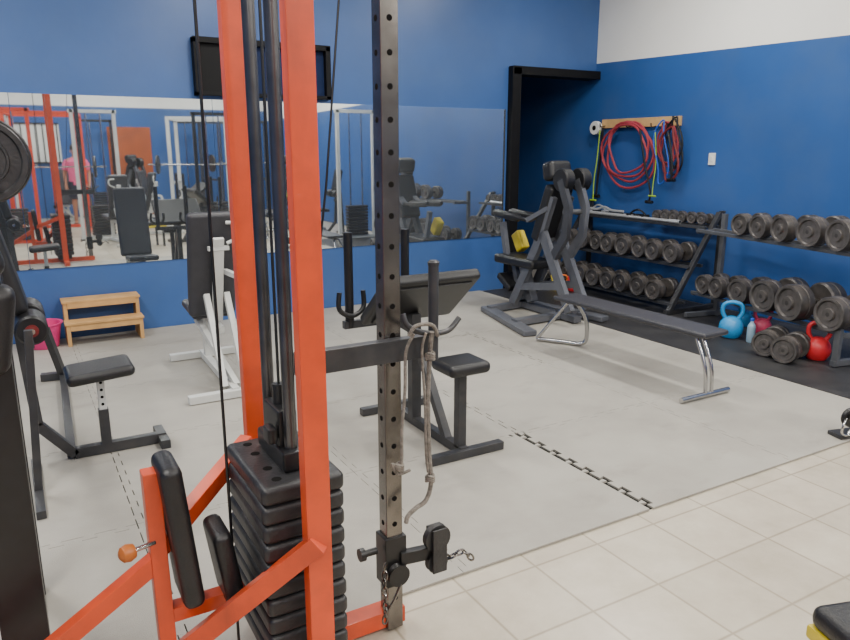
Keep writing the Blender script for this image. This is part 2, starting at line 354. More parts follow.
# rope
rp=MB(); yr=1.84
r1=[at(414,334,y=yr-.01),at(406,352,y=yr),at(405,390,y=yr),at(402,430,y=yr),at(401,466,y=yr),at(392,464,y=yr),at(398,474,y=yr),at(410,470,y=yr)]
r2=[at(432,332,y=yr-.01),at(430,352,y=yr),at(428,400,y=yr),at(429,450,y=yr),at(431,482,y=yr),at(426,500,y=yr),at(416,508,y=yr),at(408,516,y=yr),at(406,523,y=yr)]
rp.tube(spl(r1),.005,8); rp.tube(spl(r2),.0075,8)
r3=[at(426,333,y=yr-.012),at(422,352,y=yr),at(425,400,y=yr),at(426,450,y=yr),at(428,472,y=yr)]
rp.tube(spl(r3),.0045,8); rp.tube(spl([at(409,336,y=yr-.02),at(416,326,y=yr-.03),at(432,325,y=yr-.03),at(438,336,y=yr-.02)]),.006,8)
for (uu,vv) in ((399,467),(430,478),(430,356)):
    c=at(uu,vv,y=yr)
    for k in range(3): rp.tube([c+V(.013*math.cos(a),.010*math.sin(a),.007*k-.007+.004*math.sin(a*2)) for a in [2*PI*q/10 for q in range(10)]],.0055,6,True)
tag(rp.build('rope','rope',origin=(1.1,yr,.3)),'thin frayed grey rope with knots hanging from the cradle hook of the cable machine','rope')
# ---------------------------------------------------------------- left plate machine
pm=thing('plate_machine','black plate-loaded machine cut off by the left frame edge, nearest black post','exercise machine',(-.1,2.2,0))
b=MB(); b.bar((-.1,2.2,0),(-.1,2.2,1.27),.12,.12); b.bar((-.8,2.2,.035),(-.04,2.2,.035),.1,.07); b.bar((-.075,2.75,0),(-.075,2.75,1.95),.06,.06); b.bar((-.1,2.2,.035),(-.085,2.78,.035),.06,.07); b.bar((-.1,2.2,1.15),(-.08,2.75,1.15),.05,.05); b.build('post','black',pm)
b=MB(); b.tube(spl([(-.10,2.2,1.2),(-.09,2.26,1.34),(-.12,2.36,1.48),(-.14,2.46,1.55)]),.028,12); b.build('lever_arm','black',pm)
b=MB(); b.cyl((-.05,2.72,1.57),(-.05,2.36,1.57),.013); b.build('plate_peg','chrome',pm)
b=MB(); b.box((-.07,2.15,1.14),(.09,.11,.24),Euler((0,R(10),0)).to_matrix(),bev=.035,seg=4); b.build('arm_pad','vinyl',pm)
b=MB(); b.box((-.075,2.22,1.34),(.08,.1,.15),Euler((0,R(-14),0)).to_matrix(),bev=.035,seg=4); b.build('arm_pad','vinyl',pm)
def plate_prof(r,t): return [(.015,-t/2),(r*.28,-t/2),(r*.3,-t*.28),(r*.50,-t*.28),(r*.52,-t*.42),(r*.57,-t*.42),(r*.59,-t*.28),(r*.82,-t*.28),(r*.86,-t/2),(r*.97,-t/2),(r,-t*.3),(r,t*.3),(r*.97,t/2),(r*.86,t/2),(r*.82,t*.28),(r*.3,t*.28),(r*.28,t/2),(.015,t/2)]
for k,(y,r) in enumerate(((2.42,.118),(2.458,.105),(2.56,.13))):
    b=MB(); b.lathe(plate_prof(r,.034),(-.05,y,1.57),(0,1,0),40)
    tag(b.build('weight_plate','iron',origin=(-.05,y,1.57-r)),['front black weight plate on the peg at the upper left','smaller black weight plate just behind the front one at the upper left','rear black weight plate on the peg at the upper left'][k],'weight plate')
# ---------------------------------------------------------------- leg machine
lc=thing('leg_machine','black seated leg machine with rounded seat at the left of the mats','exercise machine',(.3,4.0,0))
A=lambda u,v,y=4.0: at(u,v,y=y)
b=MB(); p=[A(12,296),A(38,425)]; g=V(A(75,455).x,4,.03)
b.bar(p[0],p[1],.05,.05); b.bar(p[1],g,.05,.05,ext=.01); b.bar(g,(.62,4,.03),.05,.055); b.bar((.6,3.88,.025),(.6,4.14,.025),.05,.05)
b.bar((.14,4,.03),(.20,5.55,.03),.045,.045); b.bar((.06,5.55,.03),(.42,5.5,.03),.06,.05); b.bar((.2,5.5,.03),(.12,5.35,.42),.045,.045)
b.bar(A(28,330,3.6),V(A(40,500,3.6).x,3.6,.03),.035,.035); b.bar(V(A(40,500,3.6).x,3.35,.02),V(A(40,500,3.6).x,4.0,.02),.04,.04); b.bar(A(30,345,3.6),A(30,345,4.0),.035,.035)
b.build('frame','dsteel',lc)
b=MB(); b.bar((.315,4,.05),(.315,4,.25),.05,.05); b.build('seat_sleeve','dsteel',lc)
b=MB(); b.bar((.315,4,.2),(.315,4,.44),.038,.038); b.mi=1
for k in range(5): b.cyl((.315,3.981,.24+k*.04),(.315,3.979,.24+k*.04),.008,12)
b.build('seat_post',['wframe','seam'],lc)
b=MB(); b.box((.315,4,.465),(.33,.28,.06),Euler((0,R(-4),0)).to_matrix(),bev=.028,seg=4); b.build('seat','vinyl',lc)
c=A(30,320)
for dy in (-.16,.16):
    b=MB(); b.lathe([(.02,-.1),(.062,-.1),(.072,-.088),(.072,.088),(.062,.1),(.02,.1)],(c.x,4+dy,c.z),(0,1,0),24); b.mi=1; b.lathe([(.03,0),(.03,.006)],(c.x,4+dy-.106,c.z),(0,1,0),20); b.build('roller_pad',['vinyl','maroon'],lc)
b=MB(); b.cyl((c.x,3.72,c.z),(c.x,4.28,c.z),.014); b.build('roller_bar','chrome',lc)
c=A(4,270); b=MB(); b.box(c,(.09,.32,.42),Euler((0,R(-12),0)).to_matrix(),bev=.035,seg=4); b.build('backrest','vinyl',lc)
# ---------------------------------------------------------------- plywood step & pink basin
st=thing('step_stool','low plywood step stool against the blue wall under the mirror','stool',(.6,6.6,0))
for x in (.315,.885):
    b=MB(); b.box((x,6.52,.09),(.03,.14,.18),bev=.002); b.box((x,6.68,.17),(.03,.18,.34),bev=.002); b.build('side_panel','ply',st)
b=MB(); b.box((.6,6.68,.35),(.62,.2,.02),bev=.003); b.build('top_board','ply',st)
b=MB(); b.box((.6,6.52,.19),(.62,.16,.02),bev=.003); b.build('lower_step','ply',st)
b=MB(); b.box((.6,6.59,.32),(.54,.015,.05),bev=.002); b.box((.6,6.455,.155),(.54,.015,.05),bev=.002); b.build('front_rail','ply',st)
c=at(45,347,z=0)
b=MB(); b.lathe([(.10,0),(.11,.01),(.14,.19),(.155,.20),(.155,.21),(.135,.205),(.10,.02),(.02,.018)],(c.x,c.y,0),seg=32)
tag(b.build('basin','pink',origin=(c.x,c.y,0)),'bright pink plastic basin on the floor left of the plywood stool','basin')
# ---------------------------------------------------------------- white bench
wb=thing('upright_bench','white framed upright bench with dark backrest facing the mirror','bench',(1.14,4.8,0))
X1=1.2
b=MB(); b.bar((.86,4.53,.03),(1.42,4.53,.03),.06,.05); b.bar((.95,5.6,.03),(1.45,5.6,.03),.06,.05); b.bar((1.17,4.53,.04),(X1,5.6,.04),.05,.05)
for x in (X1-.08,X1+.06): b.bar((x,4.62,.05),(x,4.98,.62),.04,.04)
b.bar((X1,4.62,.05),(X1-.1,5.25,.40),.04,.04); b.bar((X1+.12,4.55,.05),(X1+.12,4.75,.75),.035,.035); b.bar((X1+.12,4.75,.75),(X1+.05,4.95,.78),.035,.035)
b.bar((X1,4.95,.36),(X1,5.45,.40),.05,.05); b.bar((X1,5.42,.04),(X1,5.42,.4),.05,.05); b.build('frame','wframe',wb)
b=MB(); b.bar((X1,5.04,.42),(X1,4.86,1.02),.07,.035); b.bar((X1-.07,4.88,.95),(X1+.07,4.88,.95),.04,.03); b.tube(spl([(X1+.06,4.88,.98),(X1+.15,4.86,1.03),(X1+.15,4.86,1.11),(X1+.06,4.88,1.12)]),.012,8); b.build('back_support','wframe',wb)
b=MB(); b.box((X1-.02,5.02,.82),(.33,.07,.76),Euler((R(13),0,0)).to_matrix(),bev=.032,seg=4); b.build('backrest','vinylg',wb)
b=MB(); b.box((X1,5.33,.455),(.30,.38,.06),Euler((R(5),0,0)).to_matrix(),bev=.026,seg=4); b.build('seat','vinylg',wb)
# ---------------------------------------------------------------- preacher bench
pb=thing('preacher_bench','black preacher curl bench with tilted arm pad and small seat behind the steel post','bench',(1.96,3.4,0))
b=MB(); b.bar((1.73,2.97,.025),(2.2,2.97,.025),.05,.045); b.bar((1.74,3.8,.025),(2.2,3.8,.025),.05,.045); b.bar((1.96,2.97,.03),(1.96,3.8,.03),.05,.05)
b.bar((1.96,3.52,.04),(1.96,3.52,.68),.06,.06); b.bar((1.96,3.15,.04),(1.96,3.5,.55),.045,.045)
b.bar((1.62,3.76,.60),(2.06,3.76,.60),.04,.045); b.bar((1.96,3.52,.58),(1.96,3.76,.60),.045,.045); b.build('frame','dsteel',pb)
b=MB(); b.bar((1.96,3.02,.04),(1.96,3.02,.47),.05,.05); b.build('seat_post','dsteel',pb)
b=MB(); b.box((1.96,3.02,.50),(.25,.22,.065),bev=.028,seg=4); b.build('seat','vinyl',pb)
b=MB(); b.bar((1.97,3.30,.93),(1.97,3.64,.64),.60,.065,bev=.022,seg=4); b.build('arm_pad','vinyl',pb)
b=MB(); b.bar((1.97,3.31,.875),(1.97,3.59,.635),.5,.015); b.build('pad_board','black',pb)
for x in (1.66,2.03):
    b=MB(); b.cyl((x,3.76,.58),(x,3.76,1.14),.026); b.tube(spl([(x-.07,3.74,.80),(x-.075,3.73,.7),(x,3.72,.66),(x+.075,3.73,.70),(x+.08,3.74,.8)]),.015,10); b.build('bar_holder','black',pb)
# ---------------------------------------------------------------- lever machine
sm=thing('lever_machine','grey lever machine with angled beams and black pads near the doorway','exercise machine',(4.4,5.3,0))
X5=4.42
def Q(u,v,dx=0):
    p=at(u,v,x=X5); p.x+=dx; p.z=max(p.z,.065); return p
b=MB(); b.bar((3.84,4.8,.03),(4.1,5.85,.03),.13,.05,bev=.01); b.build('floor_rail','mgrey',sm)
b=MB(); b.bar((4.80,4.88,.03),(4.62,5.9,.03),.12,.05,bev=.01); b.build('floor_rail','mgrey',sm)
b=MB(); b.bar((3.93,5.16,.045),(4.74,5.2,.045),.08,.06); b.bar((4.06,5.75,.045),(4.64,5.8,.045),.07,.06); b.bar((4.52,4.95,.045),(4.52,5.95,.045),.09,.06); b.build('base_beam','mgrey',sm)
for k,dx in enumerate((-.04,.16)):
    b=MB(); b.sweep([Q(516,308,dx),Q(541,245,dx),Q(556,196,dx)],.05,.095,(1,0,0)); b.build('front_leg','mgrey',sm)
    b=MB(); b.sweep([Q(573,312,dx),Q(546,232,dx)],.05,.095,(1,0,0)); b.build('rear_leg','mgrey',sm)
    b=MB(); b.sweep([Q(526,286,dx),Q(562,286,dx)],.045,.07,(1,0,0)); b.build('cross_bar','mgrey',sm)
    b=MB(); b.sweep([Q(556,258,dx),Q(569,236,dx),Q(572,208,dx),Q(565,180,dx)],.045,.08,(1,0,0)); b.build('swing_arm','mgrey' if k else 'dgrey',sm)
    b=MB(); p=Q(500,212,dx-.03); q=Q(534,220,dx-.03); b.tube([p,p+(q-p)*.08,p+(q-p)*.7,p+(q-p)*.75,q],[.025,.042,.042,.02,.02],12); b.build('hand_grip','vinyl',sm)
    b=MB(); b.bar(q,Q(553,208,dx),.045,.065,up=(1,0,0)); b.build('grip_arm','mgrey',sm)
    b=MB(); c=Q(565,180,dx+.03); b.lathe([(.02,-.05),(.095,-.05),(.105,-.04),(.105,.04),(.095,.05),(.02,.05)],c,(1,0,0),24); b.build('roller_pad','vinyl',sm)
for u,v in ((569,212),(543,240),(545,286)):
    b=MB(); b.cyl(Q(u,v,-.06),Q(u,v,.18),.022); b.build('cross_tube','gsteel',sm)
b=MB(); c=Q(552,171,.06); b.box(c,(.26,.15,.18),Euler((R(-12),0,0)).to_matrix(),bev=.045,seg=4); b.build('head_pad','vinyl',sm)
b=MB(); b.bar(Q(555,186,.06),Q(539,240,.06),.12,.27,up=(1,0,0),bev=.03,seg=4); b.build('backrest','vinyl',sm)
b=MB(); b.bar(Q(501,257,.06),Q(540,265,.06),.09,.32,up=(1,0,0),bev=.03,seg=4); b.build('seat','vinyl',sm)
b=MB(); b.bar(Q(503,274,.06),Q(515,289,.06),.07,.28,up=(1,0,0),bev=.02,seg=3); b.build('lower_pad','vinyl',sm)
b=MB(); b.bar(Q(520,267,.06),Q(528,302,.06),.08,.08,up=(1,0,0)); b.build('seat_post','mgrey',sm)
b=MB(); b.bar(Q(503,222,.0),Q(507,256,.0),.06,.05,up=(1,0,0)); b.bar(Q(510,262,.06),Q(516,298,.06),.06,.05,up=(1,0,0)); b.build('foot_lever','mgrey',sm)
b=MB(); b.bar(Q(505,233,.16),Q(511,251,.16),.13,.10,up=(1,0,0),bev=.02,seg=3); b.build('yellow_pad','yellow',sm,label='yellow pad behind the seat')
# ---------------------------------------------------------------- flat bench
fb=thing('flat_bench','long flat bench with dark pad and chrome legs in front of the racks','bench',(3.87,3.75,0))
b=MB(); b.bar((3.9,2.95,.428),(3.875,4.42,.428),.25,.036,bev=.016,seg=4); b.build('pad','vinylg',fb)
b=MB(); b.bar((3.89,3.0,.397),(3.875,4.38,.397),.05,.026); b.build('rail','dgrey',fb)
b=MB(); b.tube([(3.62,2.96,.022),(4.08,2.96,.022)],.018,12)
for x in (3.85,3.91): b.tube(spl([(x,2.96,.022),(x,2.98,.2),(x-.005,3.06,.385)]),.013,10)
b.build('leg','chrome',fb)
b=MB(); b.tube(spl([(3.80,4.66,.022),(3.93,4.46,.022),(4.0,4.34,.025),(4.03,4.30,.08),(4.01,4.30,.25),(3.93,4.32,.385)]),.018,12); b.tube([(3.8,4.66,.022),(3.86,4.36,.385)],.014,10); b.build('leg','chrome',fb)
# ---------------------------------------------------------------- dumbbells
def make_db(name,label,r,L,m=('grim','gface')):
    t=thing(name,label,'dumbbell')
    b=MB(); b.cyl((-L*.5,0,r),(L*.5,0,r),.015,12); b.build('handle','steel',t)
    for s in (-1,1):
        b=MB(); w=L*.32; x=s*(L*.5-w*.5)
        b.lathe([(r*.3,-w/2),(r*.88,-w/2),(r*.97,-w*.4),(r*.97,-w*.06),(r*.93,-w*.03),(r*.93,w*.03),(r*.97,w*.06),(r*.97,w*.38),(r*.93,w/2),(r*.78,w/2),(r*.70,w*.4),(r*.38,w*.4),(r*.34,w*.56),(r*.12,w*.56)],(x,0,r),(s,0,0),28,mis=[0]*8+[1,0,1,1,1]); b.build('weight_head',list(m),t)
    return t
DB=make_db('dumbbell','x',.09,.27)
usedDB=[False]
def put_db(loc,rz,label,sc,group):
    if not usedDB[0]:
        usedDB[0]=True; DB.location=loc; DB.rotation_euler=(0,0,rz); DB.scale=(sc,)*3; DB['label']=label; DB['group']=group; return DB
    return dup(DB,loc,rz,label,sc,group)
lr=thing('dumbbell_rack','black slanted three-tier dumbbell rack in the corner below the hanging bands','dumbbell rack',(5.9,5.8,0))
for y in (4.80,6.70):
    b=MB(); b.bar((5.56,y,.02),(6.20,y,.98),.05,.045); b.bar((6.24,y,.0),(6.24,y,1.0),.045,.045); b.bar((5.52,y,.025),(6.26,y,.025),.045,.045); b.build('side_frame','dsteel',lr)
for x,z in [(5.70,.10),(5.90,.46),(6.10,.84)]:
    b=MB()
    for dx in (-.1,.09): b.bar((x+dx,4.79,z),(x+dx,6.71,z),.035,.03)
    for y in (4.86,5.8,6.65): b.bar((x-.1,y,z-.008),(x+.1,y,z-.008),.03,.012)
    b.build('shelf','dgrey',lr)
for i in range(8):
    put_db((5.90+random.uniform(-.03,.02),6.54-i*.222,.478),R(random.uniform(-5,5)),ORD[i]+' dumbbell from the left on the middle shelf of the slanted black rack',random.uniform(1.08,1.2),'dumbbells on the slanted rack')
for i in range(8):
    put_db((5.70+random.uniform(-.03,.02),6.56-i*.222,.118),R(random.uniform(-5,5)),ORD[i]+' dumbbell from the left on the lowest shelf of the slanted black rack',random.uniform(1.08,1.2),'dumbbells on the slanted rack')
for i in range(6):
    put_db((6.14,5.50-i*.118,.858),R(random.uniform(-5,5)),ORD[i]+' small dumbbell from the left on the top shelf of the slanted black rack',random.uniform(.60,.65),'small dumbbells on the top shelf')
for i,(p,q,mm,lb) in enumerate((((5.98,6.60,.875),(5.98,5.1,.875),'bright','straight bright bar lying along the front edge of the rack top shelf'),((6.03,6.60,.875),(6.03,5.80,.875),'bright','shorter bright bar just behind the front one on the rack top shelf'),((6.12,6.55,.872),(6.14,5.80,.872),'steel','dull steel bar lying in the middle of the rack top shelf'),((6.18,6.5,.872),(6.19,5.8,.872),'black','short black bar lying at the back of the rack top shelf'))):
    b=MB(); b.cyl(p,q,.016,12); p=Vector(p); q=Vector(q); d=(q-p).normalized()
    for e,s in ((p,1),(q,-1)): b.cyl(e,e+d*s*.14,.021,12)
    tag(b.build('weight_bar',mm,origin=(p+q)/2-V(0,0,.014)),lb,'weight bar','bars on the top shelf')
b=MB(); c=V(6.06,6.28,.915); b.tube(spl([c+V(0,.25,0),c+V(-.0,.12,.0),c+V(-.0,0,.03),c+V(0,-.12,0),c+V(0,-.3,0)]),.015,10)
tag(b.build('curl_bar','bright',origin=c-V(0,0,.02)),'bent chrome curl bar on the left end of the rack top shelf','weight bar','bars on the top shelf')
for i,(y,x,m,lb) in enumerate(((5.72,6.02,'black','black pulldown handle on the rack top shelf left of the small dumbbells'),(6.45,6.13,'bright','bright double grip handle at the left end of the rack top shelf'))):
    b=MB(); c=V(x,y,.905); b.tube(spl([c+V(0,.11,0),c+V(0,.06,.035),c+V(0,0,.05),c+V(0,-.06,.035),c+V(0,-.11,0)]),.011,8); b.cyl(c+V(-.05,.11,-.012),c+V(.05,.11,-.012),.016); b.cyl(c+V(-.05,-.11,-.012),c+V(.05,-.11,-.012),.016)
    tag(b.build('cable_handle',m,origin=c-V(0,0,.03)),lb,'handle')
RO=V(5.96,4.55,0); th=-R(12.2)
def grey_rack(label,RO,th,tops,lows,where,grp,LEN=1.72):
    RM=Matrix.Rotation(th,3,'Z'); W=lambda x,y,z: RO+RM@V(x,y,z)
    rr=thing('dumbbell_rack',label,'dumbbell rack',RO)
    for y in (0,-LEN):
        b=MB(); b.bar(W(0,y,0),W(0,y,1.0),.045,.045); b.bar(W(.06,y,.03),W(-.36,y,.03),.045,.045); b.bar(W(0,y,.83),W(-.3,y,.84),.035,.035); b.bar(W(0,y,.24),W(-.3,y,.24),.035,.035)
        if y: b.bar(W(-.33,y,.03),W(-.33,y,.34),.045,.045)
        b.build('side_frame','gsteel',rr)
    for z in (.25,.85):
        b=MB()
        for x in (-.29,-.1): b.bar(W(x,.02,z),W(x,-LEN-.02,z),.035,.03)
        b.bar(W(0,0,z-.02),W(0,-LEN,z-.02),.02,.04); b.build('shelf','gsteel',rr)
    for lst,z,nm in ((tops,.866,'top'),(lows,.266,'lower')):
        for i,(yy,sc) in enumerate(lst):
            put_db(W(-.19+random.uniform(-.03,.02),yy,z),th+R(random.uniform(-7,7)),'%s dumbbell from the left on the %s shelf of %s'%(ORD[i],nm,where),sc,grp)
    return rr
yo=.18
grey_rack('grey metal two-tier dumbbell rack at the right edge of the photo',RO,th,
  [(y+yo,s) for y,s in ((-.76,1.1),(-1.01,1.15),(-1.27,1.24),(-1.55,1.33),(-1.84,1.36))],
  [(y+yo,s) for y,s in ((-.34,1.05),(-.57,1.15),(-.83,1.3),(-1.14,1.55),(-1.49,1.68),(-1.83,1.5))],'the grey rack','dumbbells on the grey rack')
def kettle(m,label,p,s,rz):
    t=thing('kettlebell',label,'kettlebell')
    b=MB(); b.lathe([(.05,0),(.068,.005),(.09,.04),(.098,.08),(.09,.125),(.066,.16),(.03,.178)],(0,0,0),seg=28); b.build('body',m,t)
    b=MB(); b.tube(spl([(-.04,0,.145),(-.075,0,.21),(-.066,0,.275),(0,0,.297),(.066,0,.275),(.075,0,.21),(.04,0,.145)]),.0175,12); b.build('handle',m,t)
    t.location=p; t.rotation_euler=(0,0,rz); t.scale=(s,)*3; return t
def G(u,v):
    p=at(u,v,z=0); return V(p.x,p.y,0)
kettle('bkb','larger blue kettlebell under the left end of the grey rack',G(730,337),1.05,R(-50))
kettle('bkb','smaller blue kettlebell behind the clear water bottle',G(744,326),.75,R(-30))
kettle('pkb','rose pink kettlebell between the water bottle and the two black dumbbells',G(761,335),.85,R(-55))
kettle('rkb','bright red kettlebell on the black mat under the grey rack',G(816,359),1.0,R(-50))
kettle('rkb','small red kettlebell on the floor at the left end of the slanted rack',G(572,291),.62,R(-55))
kettle('orub','small orange kettlebell on the floor by the doorway, left of the slanted rack',G(563,290),.6,R(-55))
kettle('yellow','small yellow kettlebell on the floor by the doorway',G(555,288),.6,R(-55))
put_db(G(770,353),R(15),'left one of two large dumbbells lying on the black mat under the grey rack',1.18,'dumbbells on the mat')
put_db(G(790,360),R(12),'right one of two large dumbbells lying on the mat beside the red kettlebell',1.18,'dumbbells on the mat')
c=G(750,342); t=thing('water_bottle','small clear water bottle with blue cap by the blue kettlebells','bottle',c)
b=MB(); b.lathe([(.03,0),(.034,.01),(.034,.13),(.03,.15),(.014,.175),(.014,.19)],c,seg=20); b.build('body','clear',t)
b=MB(); b.lathe([(.016,.186),(.016,.205),(.013,.208)],c,seg=16); b.build('cap','bluerub',t)
# metal hardware at the right edge
c=G(846,438); t=thing('pulley_foot','small steel pulley foot with hook at the right frame edge on the mat','machine foot',c)
b=MB(); b.box(c+V(.12,.0,.012),(.34,.10,.024),Matrix.Rotation(R(-15),3,'Z'),bev=.004); b.bar(c+V(.10,0,.02),c+V(.10,0,.16),.04,.06); b.build('bracket','dsteel',t)
b=MB(); b.lathe([(.012,-.014),(.055,-.014),(.045,0),(.055,.014),(.012,.014)],c+V(.02,0,.12),(.3,1,0),24); b.build('wheel','black',t)
b=MB(); b.bar(c+V(-.02,-.02,.13),c+V(.10,-.02,.13),.012,.03); b.tube(spl([c+V(-.02,0,.12),c+V(-.06,-.01,.10),c+V(-.07,-.01,.05),c+V(-.03,-.02,.03),c+V(0,-.02,.06)]),.007,8); b.build('hook','chrome',t)
# ---------------------------------------------------------------- wall board with bands
XW=XR-.03
p=at(602,124,x=XW); q=at(680,126,x=XW)
t=thing('hook_board','pale wooden hook board on the right blue wall','hook board',((p+q)/2))
b=MB(); b.bar((XW+.012,p.y,p.z),(XW+.012,q.y,p.z),.03,.1,up=(0,0,1)); b.build('board','pine',t)
for u in (604,630,655,672):
    hk=at(u,126,x=XW-.02); b=MB(); b.tube(spl([(XW,hk.y,hk.z),(XW-.07,hk.y,hk.z-.01),(XW-.085,hk.y,hk.z+.03)]),.007,8); b.build('hook','steel',t)
def band(name,lab,m,cu,cv,ru,rv,n,r,x):
    b=MB()
    for k in range(n):
        f=1-.09*k; dv=-k*2
        pts=[at(cu+ru*f*math.cos(a)+2.2*math.sin(3*a+2*k),cv+dv+rv*f*math.sin(a)+1.6*math.sin(2*a+k),x=x-.012*k) for a in [2*PI*i/28 for i in range(28)]]
        b.tube(pts,r,8,True)
    o=b.build(name,m,origin=at(cu,cv+rv,x=x)); tag(o,lab,'exercise band','bands hanging from the hook board'); return o
band('resistance_tube','large coil of red rubber tube hanging from the hook board','redrub',628,155,26,33,4,.013,XW-.05)
band('resistance_tube','narrow coil of dark red tube on the right end of the hook board','redrub',668,148,9,25,3,.011,XW-.06)
band('resistance_tube','black tube loop hanging right of the narrow red coil','black',674,146,7,29,2,.010,XW-.10)
band('resistance_tube','thin blue tube loop hanging beside the narrow red coil','bluerub',661,152,6,32,1,.008,XW-.12)
band('resistance_tube','maroon tube loop hanging lowest at the right end of the hook board','maroon',669,154,8,27,1,.012,XW-.14)
def strap(lab,m,pix,r,x=XW-.04):
    b=MB(); pts=[at(u,v,x=x) for u,v in pix]; b.tube(spl(pts),r,8); e=pts[-1]; b.cyl(e+V(0,-.05,0),e+V(0,.05,0),r*1.6,8)
    tag(b.build('exercise_strap',m,origin=pts[-1]),lab,'exercise strap','straps hanging from the hook board')
strap('black strap hanging from the left end of the hook board','black',[(603,128),(601,150),(598,175),(596,196)],.014)
strap('lime green strap hanging lowest, left of the red coil','green',[(600,130),(597,160),(594,180),(593,200)],.007,XW-.07)
strap('green strap hanging between the two red coils','green',[(655,130),(656,160),(653,185),(652,196)],.006,XW-.12)
strap('black strap with handle hanging beneath the large red coil','black',[(640,130),(645,165),(650,190),(649,202)],.011,XW-.10)
strap('black strap with handle hanging under the narrow red coil','black',[(668,132),(671,150),(672,168),(671,180)],.011,XW-.16)
c=at(596,128,x=XW-.05); b=MB(); b.lathe([(.03,-.03),(.075,-.03),(.08,-.02),(.08,.02),(.075,.03),(.03,.03)],c,(1,0,0),24); b.mi=1; b.lathe([(.03,-.002),(.03,0)],c+V(-.031,0,0),(1,0,0),20)
tag(b.build('tape_roll',['plastic','seam'],origin=c-V(0,0,.08)),'white roll hanging at the left end of the hook board','roll')
c=at(712,159,x=XR-.008)
t=thing('light_switch','white light switch on the blue wall right of the bands','light switch',c)
b=MB(); b.box(c,(.014,.08,.12),bev=.004); b.build('plate','plastic',t); b=MB(); b.box(c-V(.009,0,0),(.008,.03,.05),bev=.002); b.build('rocker','plastic',t)
# ---------------------------------------------------------------- corner pad bottom right
cn=at(809,602,z=.42); Rm=Matrix.Rotation(R(-18),3,'Z')
cc=cn+Rm@V(.30,-.16,0); t=thing('padded_stool','black padded bench with yellow edge cut off in the bottom right corner','bench',(cc.x,cc.y,FZ))
b=MB(); b.box(cc-V(0,0,.035),(.6,.32,.07),Rm,bev=.03,seg=4); b.build('pad','vinyl',t)
b=MB(); b.box(cc-V(0,0,.085),(.60,.32,.04),Rm,bev=.008); b.build('edge_band','yellow',t)
for sx in (-1,1):
    for sy in (-1,1):
        p=cc+Rm@V(.25*sx,.12*sy,0); b=MB(); b.bar((p.x,p.y,FZ),(p.x,p.y,.33),.035,.035); b.build('leg','black',t)
# ---------------------------------------------------------------- behind the camera, seen in the mirror
b=MB(); b.box((2.8,YF+.03,1.07),(1.0,.05,2.15),bev=.004); b.box((2.8,YF+.06,1.55),(.7,.02,.8),bev=.004); b.box((2.8,YF+.06,.6),(.7,.02,.8),bev=.004); d2=struct(b.build('door_2','brown'))
b=MB(); b.box((.75,YF+.02,1.75),(1.0,.04,.9)); d=struct(b.build('window_1','plastic'))
b=MB()
for k in range(7): b.cyl((.3+k*.15,YF+.06,1.3),(.3+k*.15,YF+.06,2.2),.012,8)
b.box((.75,YF+.06,1.3),(1.0,.03,.03)); b.box((.75,YF+.06,2.2),(1.0,.03,.03)); b.build('window_bars','black',d)
def rack(label,m,loc,rz,bar=True):
    t=thing('power_rack',label,'power rack',(0,0,0))
    for x in (-.6,.6):
        for y in (-.55,.55):
            b=MB(); b.bar((x,y,0),(x,y,2.3),.07,.07); b.build('upright',m,t)
        b=MB(); b.bar((x,-.75,.03),(x,.75,.03),.07,.06); b.bar((x,-.55,2.27),(x,.55,2.27),.07,.06); b.bar((x,-.55,.9),(x,.55,.9),.05,.05); b.build('side_rail',m,t)
    b=MB(); b.bar((-.6,-.55,2.27),(.6,-.55,2.27),.07,.06); b.bar((-.6,.55,2.27),(.6,.55,2.27),.07,.06); b.bar((-.6,-.55,.1),(.6,-.55,.1),.07,.06); b.build('cross_beam',m,t)
    b=MB(); b.cyl((-1.05,.62,1.3),(1.05,.62,1.3),.014); b.build('barbell','chrome',t)
    for s in (-1,1):
        b=MB(); b.lathe(plate_prof(.2,.04),(s*.85,.62,1.3),(1,0,0),32); b.build('weight_plate','iron',t)
    t.location=loc; t.rotation_euler=(0,0,rz)
rack('orange red power rack seen in the left part of the mirror','red',(.75,-2.2,FZ),R(8))
rack('dark power rack seen in the mirror right of the brown door','dgrey',(5.0,-4.6,FZ),R(-10))
rack('white power rack at the back of the room by the barred window','wframe',(-.4,-4.6,FZ),R(0))
rack('white power rack in the middle of the room behind the camera','wframe',(3.9,-3.2,FZ),R(20))
dup(sm,(5.2,-.9,FZ),R(200),'dark grey lever machine reflected in the middle of the mirror')
dup(sm,(2.6,-4.2,FZ),R(150),'dark grey lever machine in front of the brown door')
dup(sm,(.2,-.1,FZ),R(30),'grey lever machine just behind the camera, at the mirror left edge').location=(-.9,-3.0,FZ)
dup(wb,(2.6,-1.1,FZ),R(120),'white framed upright bench reflected beside the orange machine')
dup(wb,(2.3,-2.5,FZ),R(-60),'white framed upright bench beside the orange red power rack')
dup(wb,(4.6,-2.1,FZ),R(40),'white framed upright bench left of the mirrored lever machine')
dup(wb,(1.75,.2,FZ),R(170),'white framed upright bench nearest behind the camera')
dup(wb,(1.2,-4.9,FZ),R(20),'white framed upright bench by the barred window at the room end')
dup(lc,(5.3,.3,FZ),R(185),'black seated leg machine by the right wall, off the right frame edge')
dup(pb,(3.5,-1.9,FZ),R(80),'black preacher bench reflected in the middle of the mirror')
dup(pb,(2.9,.3,FZ),R(-100),'black preacher bench just right of the camera')
dup(fb,(4.1,.2,FZ),R(20),'flat bench with chrome legs behind the camera')
dup(lc,(5.6,-2.8,FZ),R(160),'black seated leg machine reflected near the right wall')
